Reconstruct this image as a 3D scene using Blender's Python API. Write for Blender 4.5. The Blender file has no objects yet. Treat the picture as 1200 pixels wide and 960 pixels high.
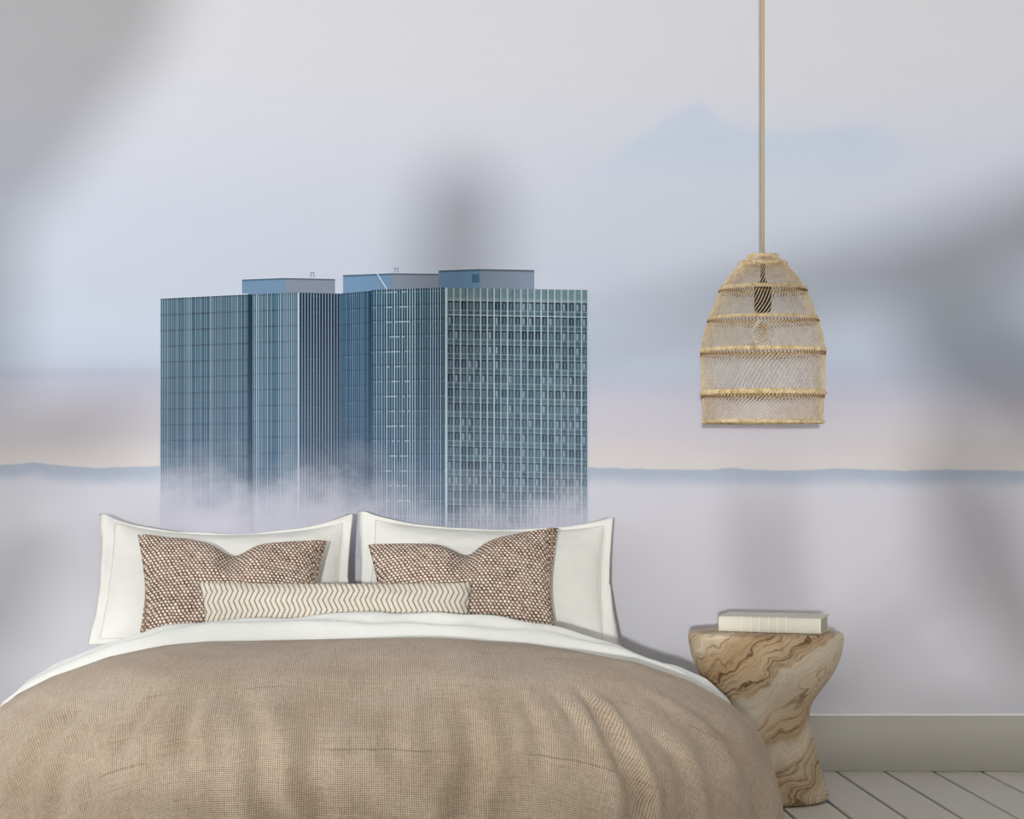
import bpy, bmesh, math, random
import numpy as np
from mathutils import Vector, Matrix, Euler, noise as mnoise

C = bpy.context.scene.collection
R = math.radians
PI = math.pi
random.seed(7)

# ------------------------------------------------------------------ camera
CAM = Vector((0.0, -7.0, 1.1))
FPX = 2310.0                      # focal length in pixels of the 1200 px wide frame
cd = bpy.data.cameras.new('camera')
cam = bpy.data.objects.new('camera', cd)
C.objects.link(cam)
cam.location = CAM
cam.rotation_euler = (R(90), 0, 0)
cd.sensor_width = 36
cd.sensor_fit = 'HORIZONTAL'
cd.lens = FPX * 36 / 1200
cd.shift_x = (600 - 438) / 1200
cd.shift_y = (540 - 480) / 1200
cd.clip_end = 100
bpy.context.scene.camera = cam

# ------------------------------------------------------------------ world, light, exposure
sc = bpy.context.scene
w = bpy.data.worlds.new('sky')
sc.world = w
w.use_nodes = True
bg = w.node_tree.nodes['Background']
bg.inputs[0].default_value = (0.975, 0.99, 1.0, 1)
bg.inputs[1].default_value = 2.3

LGT = Vector((-1.5, -16.0, 1.45))          # added disk lamp behind the camera, aligned so objects hide their shadows
ld = bpy.data.lights.new('added_key_lamp', 'AREA')
ld.shape = 'DISK'
ld.size = 0.29
ld.energy = 1180
ld.color = (1.0, 0.995, 0.99)
lo = bpy.data.objects.new('added_key_lamp', ld)
C.objects.link(lo)
lo.location = LGT
lo.rotation_euler = (Vector((0.5, 0, 1.4)) - LGT).to_track_quat('-Z', 'Y').to_euler()

sc.view_settings.view_transform = 'Standard'
sc.view_settings.look = 'None'
sc.view_settings.exposure = 0.0
sc.view_settings.gamma = 1.0
sc.view_settings.use_curve_mapping = False

# ------------------------------------------------------------------ helpers: colour and shader maths
def lin(v):
    v /= 255.0
    return v / 12.92 if v <= 0.04045 else ((v + 0.055) / 1.055) ** 2.4

def rgb(*c):
    return (lin(c[0]), lin(c[1]), lin(c[2]), 1.0)

NT = None
class E:
    """a socket with arithmetic"""
    def __init__(s, k): s.k = k
    def __add__(a, b): return mth('ADD', a, b)
    __radd__ = __add__
    def __sub__(a, b): return mth('SUBTRACT', a, b)
    def __rsub__(a, b): return mth('SUBTRACT', b, a)
    def __mul__(a, b): return mth('MULTIPLY', a, b)
    __rmul__ = __mul__
    def __truediv__(a, b): return mth('DIVIDE', a, b)
    def __rtruediv__(a, b): return mth('DIVIDE', b, a)

def plug(sock, v):
    if isinstance(v, E): NT.links.new(v.k, sock)
    elif v is not None: sock.default_value = v

def mth(op, *a, clamp=False):
    n = NT.nodes.new('ShaderNodeMath'); n.operation = op; n.use_clamp = clamp
    for i, v in enumerate(a): plug(n.inputs[i], v)
    return E(n.outputs[0])

def clamp01(x): return mth('ADD', x, 0.0, clamp=True)
def frac(x): return mth('FRACT', x)
def floor_(x): return mth('FLOOR', x)
def absv(x): return mth('ABSOLUTE', x)
def sin_(x): return mth('SINE', x)
def less(a, b): return mth('LESS_THAN', a, b)
def sstep(x, a, b):
    n = NT.nodes.new('ShaderNodeMapRange'); n.interpolation_type = 'SMOOTHSTEP'
    plug(n.inputs[0], x); plug(n.inputs[1], a); plug(n.inputs[2], b)
    n.inputs[3].default_value = 0; n.inputs[4].default_value = 1
    return E(n.outputs[0])
def tri(x): return absv(frac(x) - 0.5) * 2.0
def ramp(fac, stops, interp='LINEAR', gray=False):
    n = NT.nodes.new('ShaderNodeValToRGB'); cr = n.color_ramp; cr.interpolation = interp
    while len(cr.elements) > 1: cr.elements.remove(cr.elements[-1])
    for i, (p, c) in enumerate(stops):
        e = cr.elements[0] if i == 0 else cr.elements.new(p)
        e.position = p; e.color = (c, c, c, 1) if gray else c
    plug(n.inputs[0], fac)
    return E(n.outputs[0])
def mix(f, a, b, mode='MIX'):
    n = NT.nodes.new('ShaderNodeMix'); n.data_type = 'RGBA'; n.blend_type = mode
    plug(n.inputs[0], f); plug(n.inputs[6], a); plug(n.inputs[7], b)
    return E(n.outputs[2])
def vec(x, y, z=0.0):
    n = NT.nodes.new('ShaderNodeCombineXYZ')
    plug(n.inputs[0], x); plug(n.inputs[1], y); plug(n.inputs[2], z)
    return E(n.outputs[0])
def sep(v):
    n = NT.nodes.new('ShaderNodeSeparateXYZ'); plug(n.inputs[0], v)
    return E(n.outputs[0]), E(n.outputs[1]), E(n.outputs[2])
def coord(kind):
    n = NT.nodes.new('ShaderNodeTexCoord')
    return E(n.outputs[kind])
def noise(v, scale=1.0, detail=2.0, rough=0.5, dist=0.0):
    n = NT.nodes.new('ShaderNodeTexNoise')
    plug(n.inputs['Vector'], v); n.inputs['Scale'].default_value = scale
    n.inputs['Detail'].default_value = detail; n.inputs['Roughness'].default_value = rough
    n.inputs['Distortion'].default_value = dist
    return E(n.outputs[0])
def white(v):
    n = NT.nodes.new('ShaderNodeTexWhiteNoise'); n.noise_dimensions = '2D'
    plug(n.inputs['Vector'], v)
    return E(n.outputs['Value'])
def bump(h, strength=0.3, dist=0.002):
    n = NT.nodes.new('ShaderNodeBump'); plug(n.inputs['Height'], h)
    n.inputs['Strength'].default_value = strength; n.inputs['Distance'].default_value = dist
    return E(n.outputs[0])

def material(name):
    global NT
    m = bpy.data.materials.new(name); m.use_nodes = True
    NT = m.node_tree
    return m, NT.nodes['Principled BSDF']
def finish(b, col, rough=0.8, normal=None, spec=0.3, **kw):
    plug(b.inputs['Base Color'], col); plug(b.inputs['Roughness'], rough)
    b.inputs['Specular IOR Level'].default_value = spec
    if normal is not None: plug(b.inputs['Normal'], normal)
    for k, v in kw.items(): plug(b.inputs[k.replace('_', ' ')], v)
def plain(name, c, rough=0.7, spec=0.3, **kw):
    m, b = material(name)
    finish(b, rgb(*c), rough, None, spec, **kw)
    return m

# ------------------------------------------------------------------ helpers: objects
def tag(o, label=None, cat=None, group=None, kind=None):
    if label: o['label'] = label
    if cat: o['category'] = cat
    if group: o['group'] = group
    if kind: o['kind'] = kind
    return o
def empty(name, loc=(0, 0, 0), rot=(0, 0, 0)):
    o = bpy.data.objects.new(name, None); C.objects.link(o)
    o.location = loc; o.rotation_euler = rot; o.empty_display_size = 0.1
    return o
def link(name, me, m=None, parent=None, smooth=False):
    if m is not None and not me.materials: me.materials.append(m)
    if smooth:
        me.polygons.foreach_set('use_smooth', [True] * len(me.polygons))
    o = bpy.data.objects.new(name, me); C.objects.link(o)
    if parent is not None: o.parent = parent
    return o
def mesh(name, vs, fs, m=None, parent=None, smooth=False, uv=None):
    me = bpy.data.meshes.new(name); me.from_pydata([tuple(v) for v in vs], [], fs)
    if uv is not None:
        l = me.uv_layers.new(name='UVMap')
        idx = np.empty(len(me.loops), dtype=np.int32); me.loops.foreach_get('vertex_index', idx)
        l.data.foreach_set('uv', np.asarray(uv, dtype=np.float32)[idx].ravel())
    me.update()
    return link(name, me, m, parent, smooth)
def box_bm(bm, lo_, hi_, bev=0.0, seg=2):
    r = bmesh.ops.create_cube(bm, size=1.0)
    vs = r['verts']
    for v in vs:
        v.co = Vector([lo_[i] + (v.co[i] + 0.5) * (hi_[i] - lo_[i]) for i in range(3)])
    if bev:
        es = list({e for v in vs for e in v.link_edges})
        bmesh.ops.bevel(bm, geom=es, offset=bev, segments=seg, affect='EDGES', profile=0.5)
def from_bm(name, bm, m, parent=None, smooth=False):
    me = bpy.data.meshes.new(name); bm.to_mesh(me); bm.free()
    return link(name, me, m, parent, smooth)
def box(name, lo_, hi_, m, parent=None, bev=0.0, seg=2):
    bm = bmesh.new(); box_bm(bm, lo_, hi_, bev, seg)
    return from_bm(name, bm, m, parent)
def grid_faces(nu, nv, wrap=False, off=0):
    fs = []
    for i in range(nu if wrap else nu - 1):
        j = (i + 1) % nu
        for k in range(nv - 1):
            fs.append((off + i * nv + k, off + j * nv + k, off + j * nv + k + 1, off + i * nv + k + 1))
    return fs
def tube_data(pts, rad, n=6, closed=False, off=0):
    """verts and faces of a tube along pts; rad is a number or one per point"""
    pts = [Vector(p) for p in pts]; L = len(pts)
    vs, fs = [], []
    up = None
    for i, p in enumerate(pts):
        a = pts[(i - 1) % L] if (closed or i > 0) else p
        b = pts[(i + 1) % L] if (closed or i < L - 1) else p
        t = (b - a).normalized()
        if up is None:
            up = t.orthogonal().normalized()
        up = (up - t * up.dot(t)).normalized()
        s = t.cross(up)
        r = rad if isinstance(rad, (int, float)) else rad[i]
        for k in range(n):
            ang = 2 * PI * k / n
            vs.append(p + (up * math.cos(ang) + s * math.sin(ang)) * r)
    for i in range(L if closed else L - 1):
        j = (i + 1) % L
        for k in range(n):
            k2 = (k + 1) % n
            fs.append((off + i * n + k, off + j * n + k, off + j * n + k2, off + i * n + k2))
    if not closed:
        fs.append(tuple(off + k for k in range(n))[::-1]); fs.append(tuple(off + (L - 1) * n + k for k in range(n)))
    return vs, fs
def tube(name, pts, rad, m, parent=None, n=8, closed=False):
    vs, fs = tube_data(pts, rad, n, closed)
    return mesh(name, vs, fs, m, parent, True)
def lathe(name, prof, m, parent=None, n=48, c=(0, 0, 0), smooth=True):
    vs = [(c[0] + r * math.cos(2 * PI * i / n), c[1] + r * math.sin(2 * PI * i / n), c[2] + z) for i in range(n) for r, z in prof]
    return mesh(name, vs, grid_faces(n, len(prof), True), m, parent, smooth)
def interp(x, pts):
    return float(np.interp(x, [p[0] for p in pts], [p[1] for p in pts]))
def mx(px): return (px - 438) / 330.0              # mural print units (330 to the metre) to metres
def mz(py): return 1.1 - (py - 540) / 330.0

# ------------------------------------------------------------------ materials
def mural_sky():
    m, b = material('mural_print')
    x, y, z = sep(coord('Object'))
    px = 438.0 + x * 330.0
    py = 540.0 - (z - 1.1) * 330.0
    streak = noise(vec(x * 0.35, z * 3.2, 3.1), 1.6, 4, 0.55)
    cloud = noise(vec(x * 0.5, z * 1.2, 7.7), 1.1, 4, 0.55)
    t = (py + (streak - 0.5) * 60.0 + (cloud - 0.5) * 50.0 * sstep(py, 430.0, 250.0)) / 960.0
    sky = ramp(t, [(0.0, rgb(210, 210, 216)), (60 / 960, rgb(210, 210, 216)), (130 / 960, rgb(207, 209, 219)),
                   (200 / 960, rgb(202, 206, 219)), (260 / 960, rgb(197, 203, 217)), (320 / 960, rgb(194, 200, 215)),
                   (380 / 960, rgb(192, 202, 218)), (425 / 960, rgb(187, 196, 213)), (446 / 960, rgb(188, 192, 209)),
                   (474 / 960, rgb(198, 197, 210)), (494 / 960, rgb(202, 199, 209)), (520 / 960, rgb(208, 203, 208)),
                   (545 / 960, rgb(212, 207, 207)), (1.0, rgb(212, 207, 207))])
    # pale blue mountain-shaped bank of cloud
    ridge = ramp((px + (noise(vec(x, z, 1.0), 9, 3) - 0.5) * 14.0) / 1200.0, [(620 / 1200, 0.235), (700 / 1200, 0.195), (740 / 1200, 0.165), (790 / 1200, 0.13), (822 / 1200, 0.115),
                                 (850 / 1200, 0.142), (900 / 1200, 0.152), (960 / 1200, 0.15), (1020 / 1200, 0.143), (1060 / 1200, 0.16), (1150 / 1200, 0.2)], gray=True) * 960.0
    mk = sstep(py - ridge, -5.0, 22.0) * sstep(py, 245.0, 165.0) * sstep(px, 620.0, 720.0)
    mk = mk * sstep(px, 1130.0, 980.0) * (0.25 + 0.6 * noise(vec(x, z * 2.0, 4.0), 3.0, 3))
    sky = mix(clamp01(mk * 1.5), sky, rgb(190, 202, 219))
    # low blue haze band left of the tower
    hz = sstep(absv(py - 437.0 - (streak - 0.5) * 12.0), 9.0, 2.0) * sstep(px, 260.0, 120.0)
    sky = mix(hz * 0.28, sky, rgb(168, 176, 197))
    # hills
    hill = ramp(px / 1200.0, [(0, .5680), (40 / 1200, .5650), (75 / 1200, .5685), (110 / 1200, .5715), (185 / 1200, .5690), (400 / 1200, .571), (690 / 1200, .5705), (760 / 1200, .5730), (800 / 1200, .5735),
                              (830 / 1200, .5735), (858 / 1200, .5710), (885 / 1200, .5740), (930 / 1200, .5745), (985 / 1200, .5720), (1020 / 1200, .5735), (1060 / 1200, .5745), (1110 / 1200, .5735), (1, .5745)], gray=True) * 960.0
    hill = hill + (noise(vec(x * 2.0, 2.0, 0.0), 6.0, 3) - 0.5) * 4.0
    d = py - hill
    fogc = ramp(py / 960.0, [(550 / 960, rgb(206, 206, 217)), (590 / 960, rgb(208, 207, 216)), (700 / 960, rgb(208, 207, 214)), (850 / 960, rgb(203, 202, 208))])
    fogc = mix((noise(vec(x, z * 1.6, 9.0), 1.4, 4) - 0.5) * 0.35 + 0.1, fogc, rgb(190, 189, 200))
    hillc = ramp(d / 40.0, [(0, rgb(170, 180, 197)), (0.35, rgb(176, 185, 202)), (0.6, rgb(186, 192, 207)), (1, rgb(206, 206, 217))])
    low = mix(sstep(d + (noise(vec(x * 3.0, z * 6.0, 3.0), 2.0, 3) - 0.5) * 14.0, 6.0, 26.0), hillc, fogc)
    col = mix(sstep(d, -1.5, 1.5), sky, low)
    paper = noise(vec(x, z, 0), 260.0, 2)
    finish(b, col, 0.82, bump(paper, 0.05, 0.001), 0.15)
    return m

def fog_over(col):
    """printed fog wisps veiling the foot of the tower"""
    x, y, z = sep(coord('Object'))
    px = 438.0 + x * 330.0
    py = 540.0 - (z - 1.1) * 330.0
    base = ramp(px / 1200.0, [(188 / 1200, .588), (230 / 1200, .583), (290 / 1200, .598), (345 / 1200, .592), (395 / 1200, .588), (440 / 1200, .602), (520 / 1200, .628), (600 / 1200, .632), (640 / 1200, .622), (690 / 1200, .612)], gray=True) * 960.0
    n = noise(vec(x, z * 1.1, 2.0), 4.5, 6, 0.62)
    n2 = noise(vec(x, z, 5.0), 11.0, 5, 0.6)
    d = py - base + (n - 0.5) * 105.0 + (n2 - 0.5) * 34.0
    f = ramp((d + 50.0) / 110.0, [(0, 0.0), (0.25, 0.15), (0.5, 0.55), (0.75, 0.86), (1, 1.0)], gray=True)
    fogc = mix(noise(vec(x, z, 8.0), 3.0, 3), rgb(190, 191, 205), rgb(208, 206, 216))
    haze = mix(sstep(py, 340.0, 600.0) * 0.2, col, rgb(140, 160, 185))
    return mix(f, haze, fogc)

def facade(name, nf, nfl, base_top, base_low, fin_c, dark_c, fin_w=0.25, dark_w=0.3, fin_lo=0.2, floor_dark=0.7, floor_light=0.0, seed=0.0, sub=0.0):
    """glass face with vertical fins; u across, v down in floors (v = 1 at the horizon)"""
    m, b = material(name)
    u, v, _ = sep(coord('UV'))
    c = u * nf
    cell = floor_(c); f = frac(c)
    rv = white(vec(cell, seed)); rd = white(vec(cell, seed + 3.3))
    fl = v * nfl
    ff = frac(fl)
    tint = white(vec(cell, floor_(fl) + seed))
    base = mix(sstep(v, 0.1, 1.1), base_top, base_low)
    blot = noise(vec(u * 3.0, v * 3.0, seed), 2.0, 3)
    base = mix((blot - 0.35) * 0.5 + (tint - 0.5) * 0.35 + 0.1, base, mix(0.5, base, dark_c))
    dk = sstep(absv(f - (fin_w + dark_w) * 0.5 - fin_w * 0.5), dark_w * 0.5, dark_w * 0.28) * (0.35 + 0.65 * rd)
    col = mix(dk, base, dark_c)
    if floor_dark: col = mix(sstep(absv(ff - 0.06), 0.085, 0.04) * floor_dark * (0.7 + 0.5 * tint), col, dark_c)
    if floor_light: col = mix(sstep(absv(ff - 0.2), 0.06, 0.02) * floor_light * (0.25 + 0.75 * sstep(absv(u - 0.36), 0.19, 0.13)) * sstep(white(vec(cell, floor_(fl) + 9.0)), 0.25, 0.75), col, fin_c)
    fin = less(f, fin_w) * (fin_lo + (1.0 - fin_lo) * rv)
    col = mix(clamp01(fin), col, fin_c)
    col = fog_over(col)
    finish(b, col, 0.82, None, 0.15)
    return m

def bay_face():
    """right hand face: a grid of bays with windows and spandrels"""
    m, b = material('print_bay_grid')
    u, v, _ = sep(coord('UV'))
    nf, nfl = 21.0, 12.4
    c = u * nf; cell = floor_(c); f = frac(c)
    py = v * 210.0                                   # print units below the roof line
    par = less(py, 15.5)
    q = (py - 15.5) / 17.2
    row = floor_(q); g = frac(q)
    rnd = white(vec(cell, row)); rnd2 = white(vec(cell, row + 40.0)); rc = white(vec(cell, 77.0))
    glass = mix(rnd, rgb(26, 42, 56), rgb(78, 102, 116))
    glass = mix(less(rnd2, 0.3) * less(absv(f - 0.45), 0.12), glass, rgb(140, 158, 170))      # drawn curtains
    glass = mix(sstep(absv(f - 0.62), 0.1, 0.05) * 0.75, glass, rgb(120, 142, 152))           # mullion
    glass = mix(sstep(g, 0.14, 0.04), glass, rgb(18, 30, 42))
    span = mix(white(vec(cell, row + 11.0)), rgb(58, 82, 94), rgb(88, 112, 120))
    span = mix(sstep(absv(g - 0.63), 0.06, 0.02) * 0.5, span, rgb(150, 168, 172))
    body = mix(sstep(g, 0.50, 0.58), glass, span)
    body = mix(sstep(absv(g - 0.955), 0.06, 0.02) * (0.35 + 0.65 * less(absv(row - 0.0), 0.5)), body, rgb(160, 180, 188))
    top = mix(noise(vec(u * 20.0, v * 12.0, 0.0), 3.0, 3), rgb(84, 110, 118), rgb(124, 146, 150))
    top = mix(sstep(py, 10.0, 14.0) * 0.4, top, rgb(166, 182, 184))
    col = mix(par, body, top)
    col = mix(sstep(absv(f - 0.9), 0.12, 0.06) * 0.55 * sstep(rc, 0.2, 0.9), col, rgb(20, 34, 46))
    col = mix(sstep(absv(f - 0.09), 0.14, 0.08) * (0.6 + 0.4 * rc), col, rgb(184, 202, 212))
    col = mix((noise(vec(u * 2.0, v * 2.0, 4.0), 1.6, 3) - 0.4) * 0.5, col, rgb(84, 124, 140))
    col = fog_over(col)
    finish(b, col, 0.82, None, 0.15)
    return m

def flat_print(name, c, fog=False, lines=None):
    m, b = material(name)
    col = mix(0.0, rgb(*c), rgb(*c))
    if lines:
        u, v, _ = sep(coord('UV'))
        col = mix(sstep(absv(frac(u * lines) - 0.5), 0.25, 0.1) * 0.3, col, rgb(*[k * 0.8 for k in c]))
        col = mix(sstep(v, 0.14, 0.08) * 0.75, col, rgb(*[k * 0.6 for k in c]))
    if fog: col = fog_over(col)
    finish(b, col, 0.82, None, 0.15)
    return m

def linen(name):
    m, b = material(name)
    u, v, _ = sep(coord('UV'))
    P = 0.0056
    wob = (noise(vec(u, v, 0), 30.0, 2) - 0.5) * 0.004
    U = (u + wob) / P; V = (v + wob) / P
    cu = floor_(U); cv = floor_(V)
    a = sin_(U * PI); a = a * a
    c = sin_(V * PI); c = c * c
    tw = frac((cu + cv * 0.5) * 0.5)                     # which thread is on top
    h = mix(less(tw, 0.3), a * 0.5 + 0.5 * c, a * 0.8)
    h = clamp01(a * c * 0.9 + 0.35 * less(tw, 0.3))
    ru = white(vec(cu, 1.0)); rv = white(vec(2.0, cv))
    su = noise(vec(u * 170.0, v * 7.0, 0.0), 1.0, 2); sv = noise(vec(u * 7.0, v * 170.0, 5.0), 1.0, 2)
    big = noise(vec(u, v, 1.0), 5.0, 3)
    base = mix(sstep(big, 0.3, 0.7), rgb(208, 188, 165), rgb(222, 204, 183))
    base = mix(sstep(su, 0.55, 0.78) * 0.4, base, rgb(164, 140, 114))
    base = mix(sstep(sv, 0.55, 0.78) * 0.4, base, rgb(164, 140, 114))
    base = mix(sstep(su, 0.42, 0.25) * 0.5, base, rgb(236, 220, 200))
    base = mix(sstep(sv, 0.42, 0.25) * 0.5, base, rgb(236, 220, 200))
    hole = less(a * c, 0.22) * (0.6 + 0.4 * white(vec(cu, cv)))
    dash = sstep(rv, 0.965, 0.985) * sstep(noise(vec(u * 2.0, cv * 3.1, 0.0), 2.5, 1), 0.48, 0.6)
    col = mix(clamp01(hole * 0.72 + dash * 0.5 * (1.0 - a)), base, rgb(106, 82, 58))
    finish(b, col, 0.95, bump(h + 0.2 * big, 0.5, 0.0016), 0.05)
    b.inputs['Sheen Weight'].default_value = 0.15
    return m

def cotton(name, c, wr=0.35):
    m, b = material(name)
    o = coord('Object')
    x, y, z = sep(o)
    n = noise(o, 9.0, 4, 0.5, 0.6)
    fine = noise(o, 420.0, 2)
    col = mix(n * 0.25, rgb(*c), rgb(*[k * 0.94 for k in c]))
    finish(b, col, 0.9, bump(n + fine * 0.03, wr, 0.016), 0.1)
    b.inputs['Sheen Weight'].default_value = 0.1
    return m

def basket_weave(name):
    m, b = material(name)
    u, v, _ = sep(coord('UV'))
    wob = (noise(vec(u, v, 0), 25.0, 2) - 0.5) * 0.010
    cu, cv = 0.0132, 0.0106
    V = (v + wob) / cv; row = floor_(V)
    U = (u + wob) / cu + row * 0.5 + 0.22 * frac(V)
    fu = frac(U) - 0.5; fv = frac(V) - 0.5
    rnd = white(vec(floor_(U), row))
    s = 1.15 - 0.35 * rnd
    d = (fu * fu) / 0.125 + (fv * fv) / 0.21
    blob = sstep(d * s, 1.05, 0.55)
    strand = absv(fu + fv * 0.5)
    brown = mix(rnd, rgb(104, 74, 58), rgb(160, 128, 108))
    cream = mix(white(vec(floor_(U) + 9.0, row)), rgb(226, 210, 194), rgb(252, 244, 232))
    col = mix(blob, brown, cream)
    finish(b, col, 0.95, bump(blob * (0.6 + 0.4 * rnd) + 0.3 * strand, 0.9, 0.004), 0.05)
    return m

def chevron(name):
    m, b = material(name)
    u, v, _ = sep(coord('UV'))
    zz = tri(v / 0.066 + 0.15) * 0.0150
    q = (u + zz + (noise(vec(u, v, 0), 18.0, 2) - 0.5) * 0.006) / 0.0168
    d = absv(frac(q) - 0.5)
    st = 0.45 + 0.55 * sstep(absv(frac(v / 0.0066) - 0.5), 0.46, 0.34)
    line = sstep(d, 0.15, 0.09) * st
    side = sstep(absv(d - 0.23), 0.07, 0.03)
    rows = absv(frac(v / 0.0058) - 0.5) * 2.0
    base = mix(rows * 0.5, rgb(230, 226, 216), rgb(206, 202, 192))
    base = mix(side * 0.35, base, rgb(190, 182, 168))
    col = mix(line, base, mix(noise(vec(u, v, 2.0), 60.0, 1), rgb(118, 82, 26), rgb(176, 134, 60)))
    finish(b, col, 0.95, bump(line * 0.8 + rows * 0.25, 0.7, 0.002), 0.05)
    return m

def burl_wood(name):
    m, b = material(name)
    o = coord('Object')
    x, y, z = sep(o)
    w1 = noise(o, 3.2, 3, 0.5, 0.8); w2 = noise(vec(x + 3.0, y, z * 1.2), 5.5, 3, 0.55, 0.6); w3 = noise(vec(y, x + 1.7, z), 16.0, 3)
    s = z * 0.78 - x * 0.66 + y * 0.2
    s2 = s + (w1 - 0.5) * 0.20 + (w2 - 0.5) * 0.09
    busy = clamp01(sstep(absv(s2 - 0.385), 0.13, 0.05) * 0.9 + sstep(absv(s2 + 0.02), 0.09, 0.02) * 0.8 + sstep(w2, 0.52, 0.66) * 0.5)
    ang = s2 + (w3 - 0.5) * (0.010 + 0.016 * busy)
    g = ramp(frac(ang * 3.1 + 0.2), [(0, rgb(194, 174, 142)), (0.2, rgb(212, 196, 168)), (0.38, rgb(196, 175, 142)), (0.52, rgb(170, 144, 110)), (0.66, rgb(200, 180, 149)), (0.82, rgb(216, 202, 176)), (1, rgb(194, 174, 142))])
    g = mix(busy * 0.5, g, rgb(160, 134, 104))
    streak = noise(vec(ang * 150.0, w1 * 3.0, w2 * 3.0), 1.0, 3, 0.6)
    g = mix(sstep(streak, 0.5, 0.7) * 0.75, g, rgb(128, 92, 56))
    g = mix(sstep(streak, 0.44, 0.28) * 0.35, g, rgb(228, 214, 188))
    fine = tri(ang * 34.0 + w2 * 2.0)
    g = mix(sstep(fine, 0.55, 0.98) * (0.22 + 0.5 * busy) * sstep(noise(o, 9.0, 2), 0.3, 0.6), g, rgb(116, 80, 50))
    vein = tri(ang * 11.0 + w3 * 0.5 + 0.3)
    g = mix(sstep(vein, 0.86, 0.98) * (0.15 + 0.8 * busy), g, rgb(84, 54, 34))
    # pale diagonal sapwood ribbons
    pale = sstep(absv(s2 - 0.245), 0.042, 0.018); pale2 = sstep(absv(s2 - 0.075), 0.045, 0.012)
    g = mix(clamp01(pale * 0.9 + pale2 * 0.75), g, mix(sstep(fine, 0.5, 1.0) * 0.35, rgb(218, 210, 192), rgb(186, 168, 138)))
    grain = noise(vec(s2 * 90.0, (x + z) * 6.0, y * 6.0), 1.0, 3)
    g = mix((grain - 0.4) * 0.5, g, rgb(150, 110, 72))
    g = mix(0.12, g, rgb(176, 132, 82))
    # dark knots and checks
    k = noise(vec(x * 1.0 + z * 0.9, y, z * 3.0 - x * 2.6), 5.0, 3, 0.6, 0.4)
    g = mix(sstep(k, 0.73, 0.79), g, rgb(62, 38, 24))
    finish(b, g, 0.55, bump(fine * 0.4 + grain, 0.12, 0.002), 0.3)
    return m

def painted_boards(name):
    m, b = material(name)
    o = coord('Object'); x, y, z = sep(o)
    info = NT.nodes.new('ShaderNodeObjectInfo')
    r = E(info.outputs['Random'])
    g = noise(vec(x * 60.0 + r * 50.0, y * 2.5 + r * 20.0, 0.0), 1.0, 4, 0.55, 0.5)
    col = mix(g, rgb(224, 220, 211), rgb(208, 204, 195))
    col = mix((r - 0.5) * 0.25 + 0.12, col, rgb(172, 168, 160))
    k = noise(vec(x * 22.0 + r * 90.0, y * 7.0, 0.0), 1.0, 1)
    col = mix(sstep(k, 0.80, 0.84) * 0.5, col, rgb(104, 100, 92))
    finish(b, col, 0.6, bump(g, 0.12, 0.002), 0.3)
    return m

def rattan(name, c1, c2, c3):
    m, b = material(name)
    o = coord('Object')
    n = noise(o, 55.0, 2)
    col = ramp(n, [(0.3, rgb(*c3)), (0.5, rgb(*c1)), (0.7, rgb(*c2))])
    finish(b, col, 0.7, None, 0.2)
    return m

def wall_paint(name, c):
    m, b = material(name)
    o = coord('Object')
    finish(b, rgb(*c), 0.85, bump(noise(o, 140.0, 2), 0.05, 0.001), 0.2)
    return m

M_MURAL = mural_sky()
M_PLASTER = wall_paint('white_plaster', (214, 212, 208))
M_BASE = wall_paint('grey_skirting_paint', (186, 183, 174))
M_EDGE_BAND = plain('bright_edge_and_band', (240, 239, 234), 0.6)  # pale tone of the drawn skirting edge line and the book's spine bands
M_BOARD = painted_boards('grey_painted_board')
M_DARK = plain('dark_gap', (10, 10, 9), 0.95)
M_LINEN = linen('beige_linen')
M_WHITE = cotton('white_cotton', (234, 235, 231), 0.5)
M_SHAM = cotton('white_sham_cotton', (238, 237, 231), 0.4)
M_SEAM = plain('seam_thread', (206, 204, 196), 0.9)
M_WEAVE = basket_weave('brown_and_cream_weave')
M_CHEV = chevron('mustard_chevron')
M_WOOD = burl_wood('burl_wood')
M_RATT = rattan('seagrass_strand', (230, 210, 176), (240, 224, 194), (206, 178, 138))
M_ROPE = rattan('seagrass_rope', (218, 196, 156), (234, 216, 180), (188, 158, 114))
M_BROWN = plain('brown_binding', (128, 92, 56), 0.8)
M_PIPE = plain('fawn_seam', (166, 142, 120), 0.9)
M_CORD = plain('tan_cord', (188, 166, 126), 0.8)
M_SOCK = plain('dark_bronze', (52, 40, 32), 0.45)
M_BRASS = plain('brass', (190, 150, 80), 0.35, Metallic=1.0)
M_COVER = plain('cream_book_cloth', (222, 219, 203), 0.6)
M_PAGE = plain('book_pages', (212, 206, 190), 0.9)
M_PAGE2 = plain('page_gap', (150, 142, 126), 0.9)
M_FRAME = plain('window_frame_white', (225, 225, 222), 0.5)
M_LEAF = plain('banana_leaf', (66, 104, 52), 0.5)
M_STEM = plain('green_stem', (96, 122, 62), 0.6)
M_POT = plain('clay_pot', (168, 112, 84), 0.8)
M_SOIL = plain('soil', (58, 44, 34), 0.95)
M_MATT = plain('mattress_ticking', (226, 224, 216), 0.9)
M_DIVAN = plain('grey_divan_cloth', (168, 164, 156), 0.9)
def glass_mat():
    m, b = material('clear_bulb_glass')
    finish(b, (1, 0.96, 0.88, 1), 0.02, None, 0.5, Transmission_Weight=1.0)
    b.inputs['IOR'].default_value = 1.12
    return m
M_GLASS = glass_mat()

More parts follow.
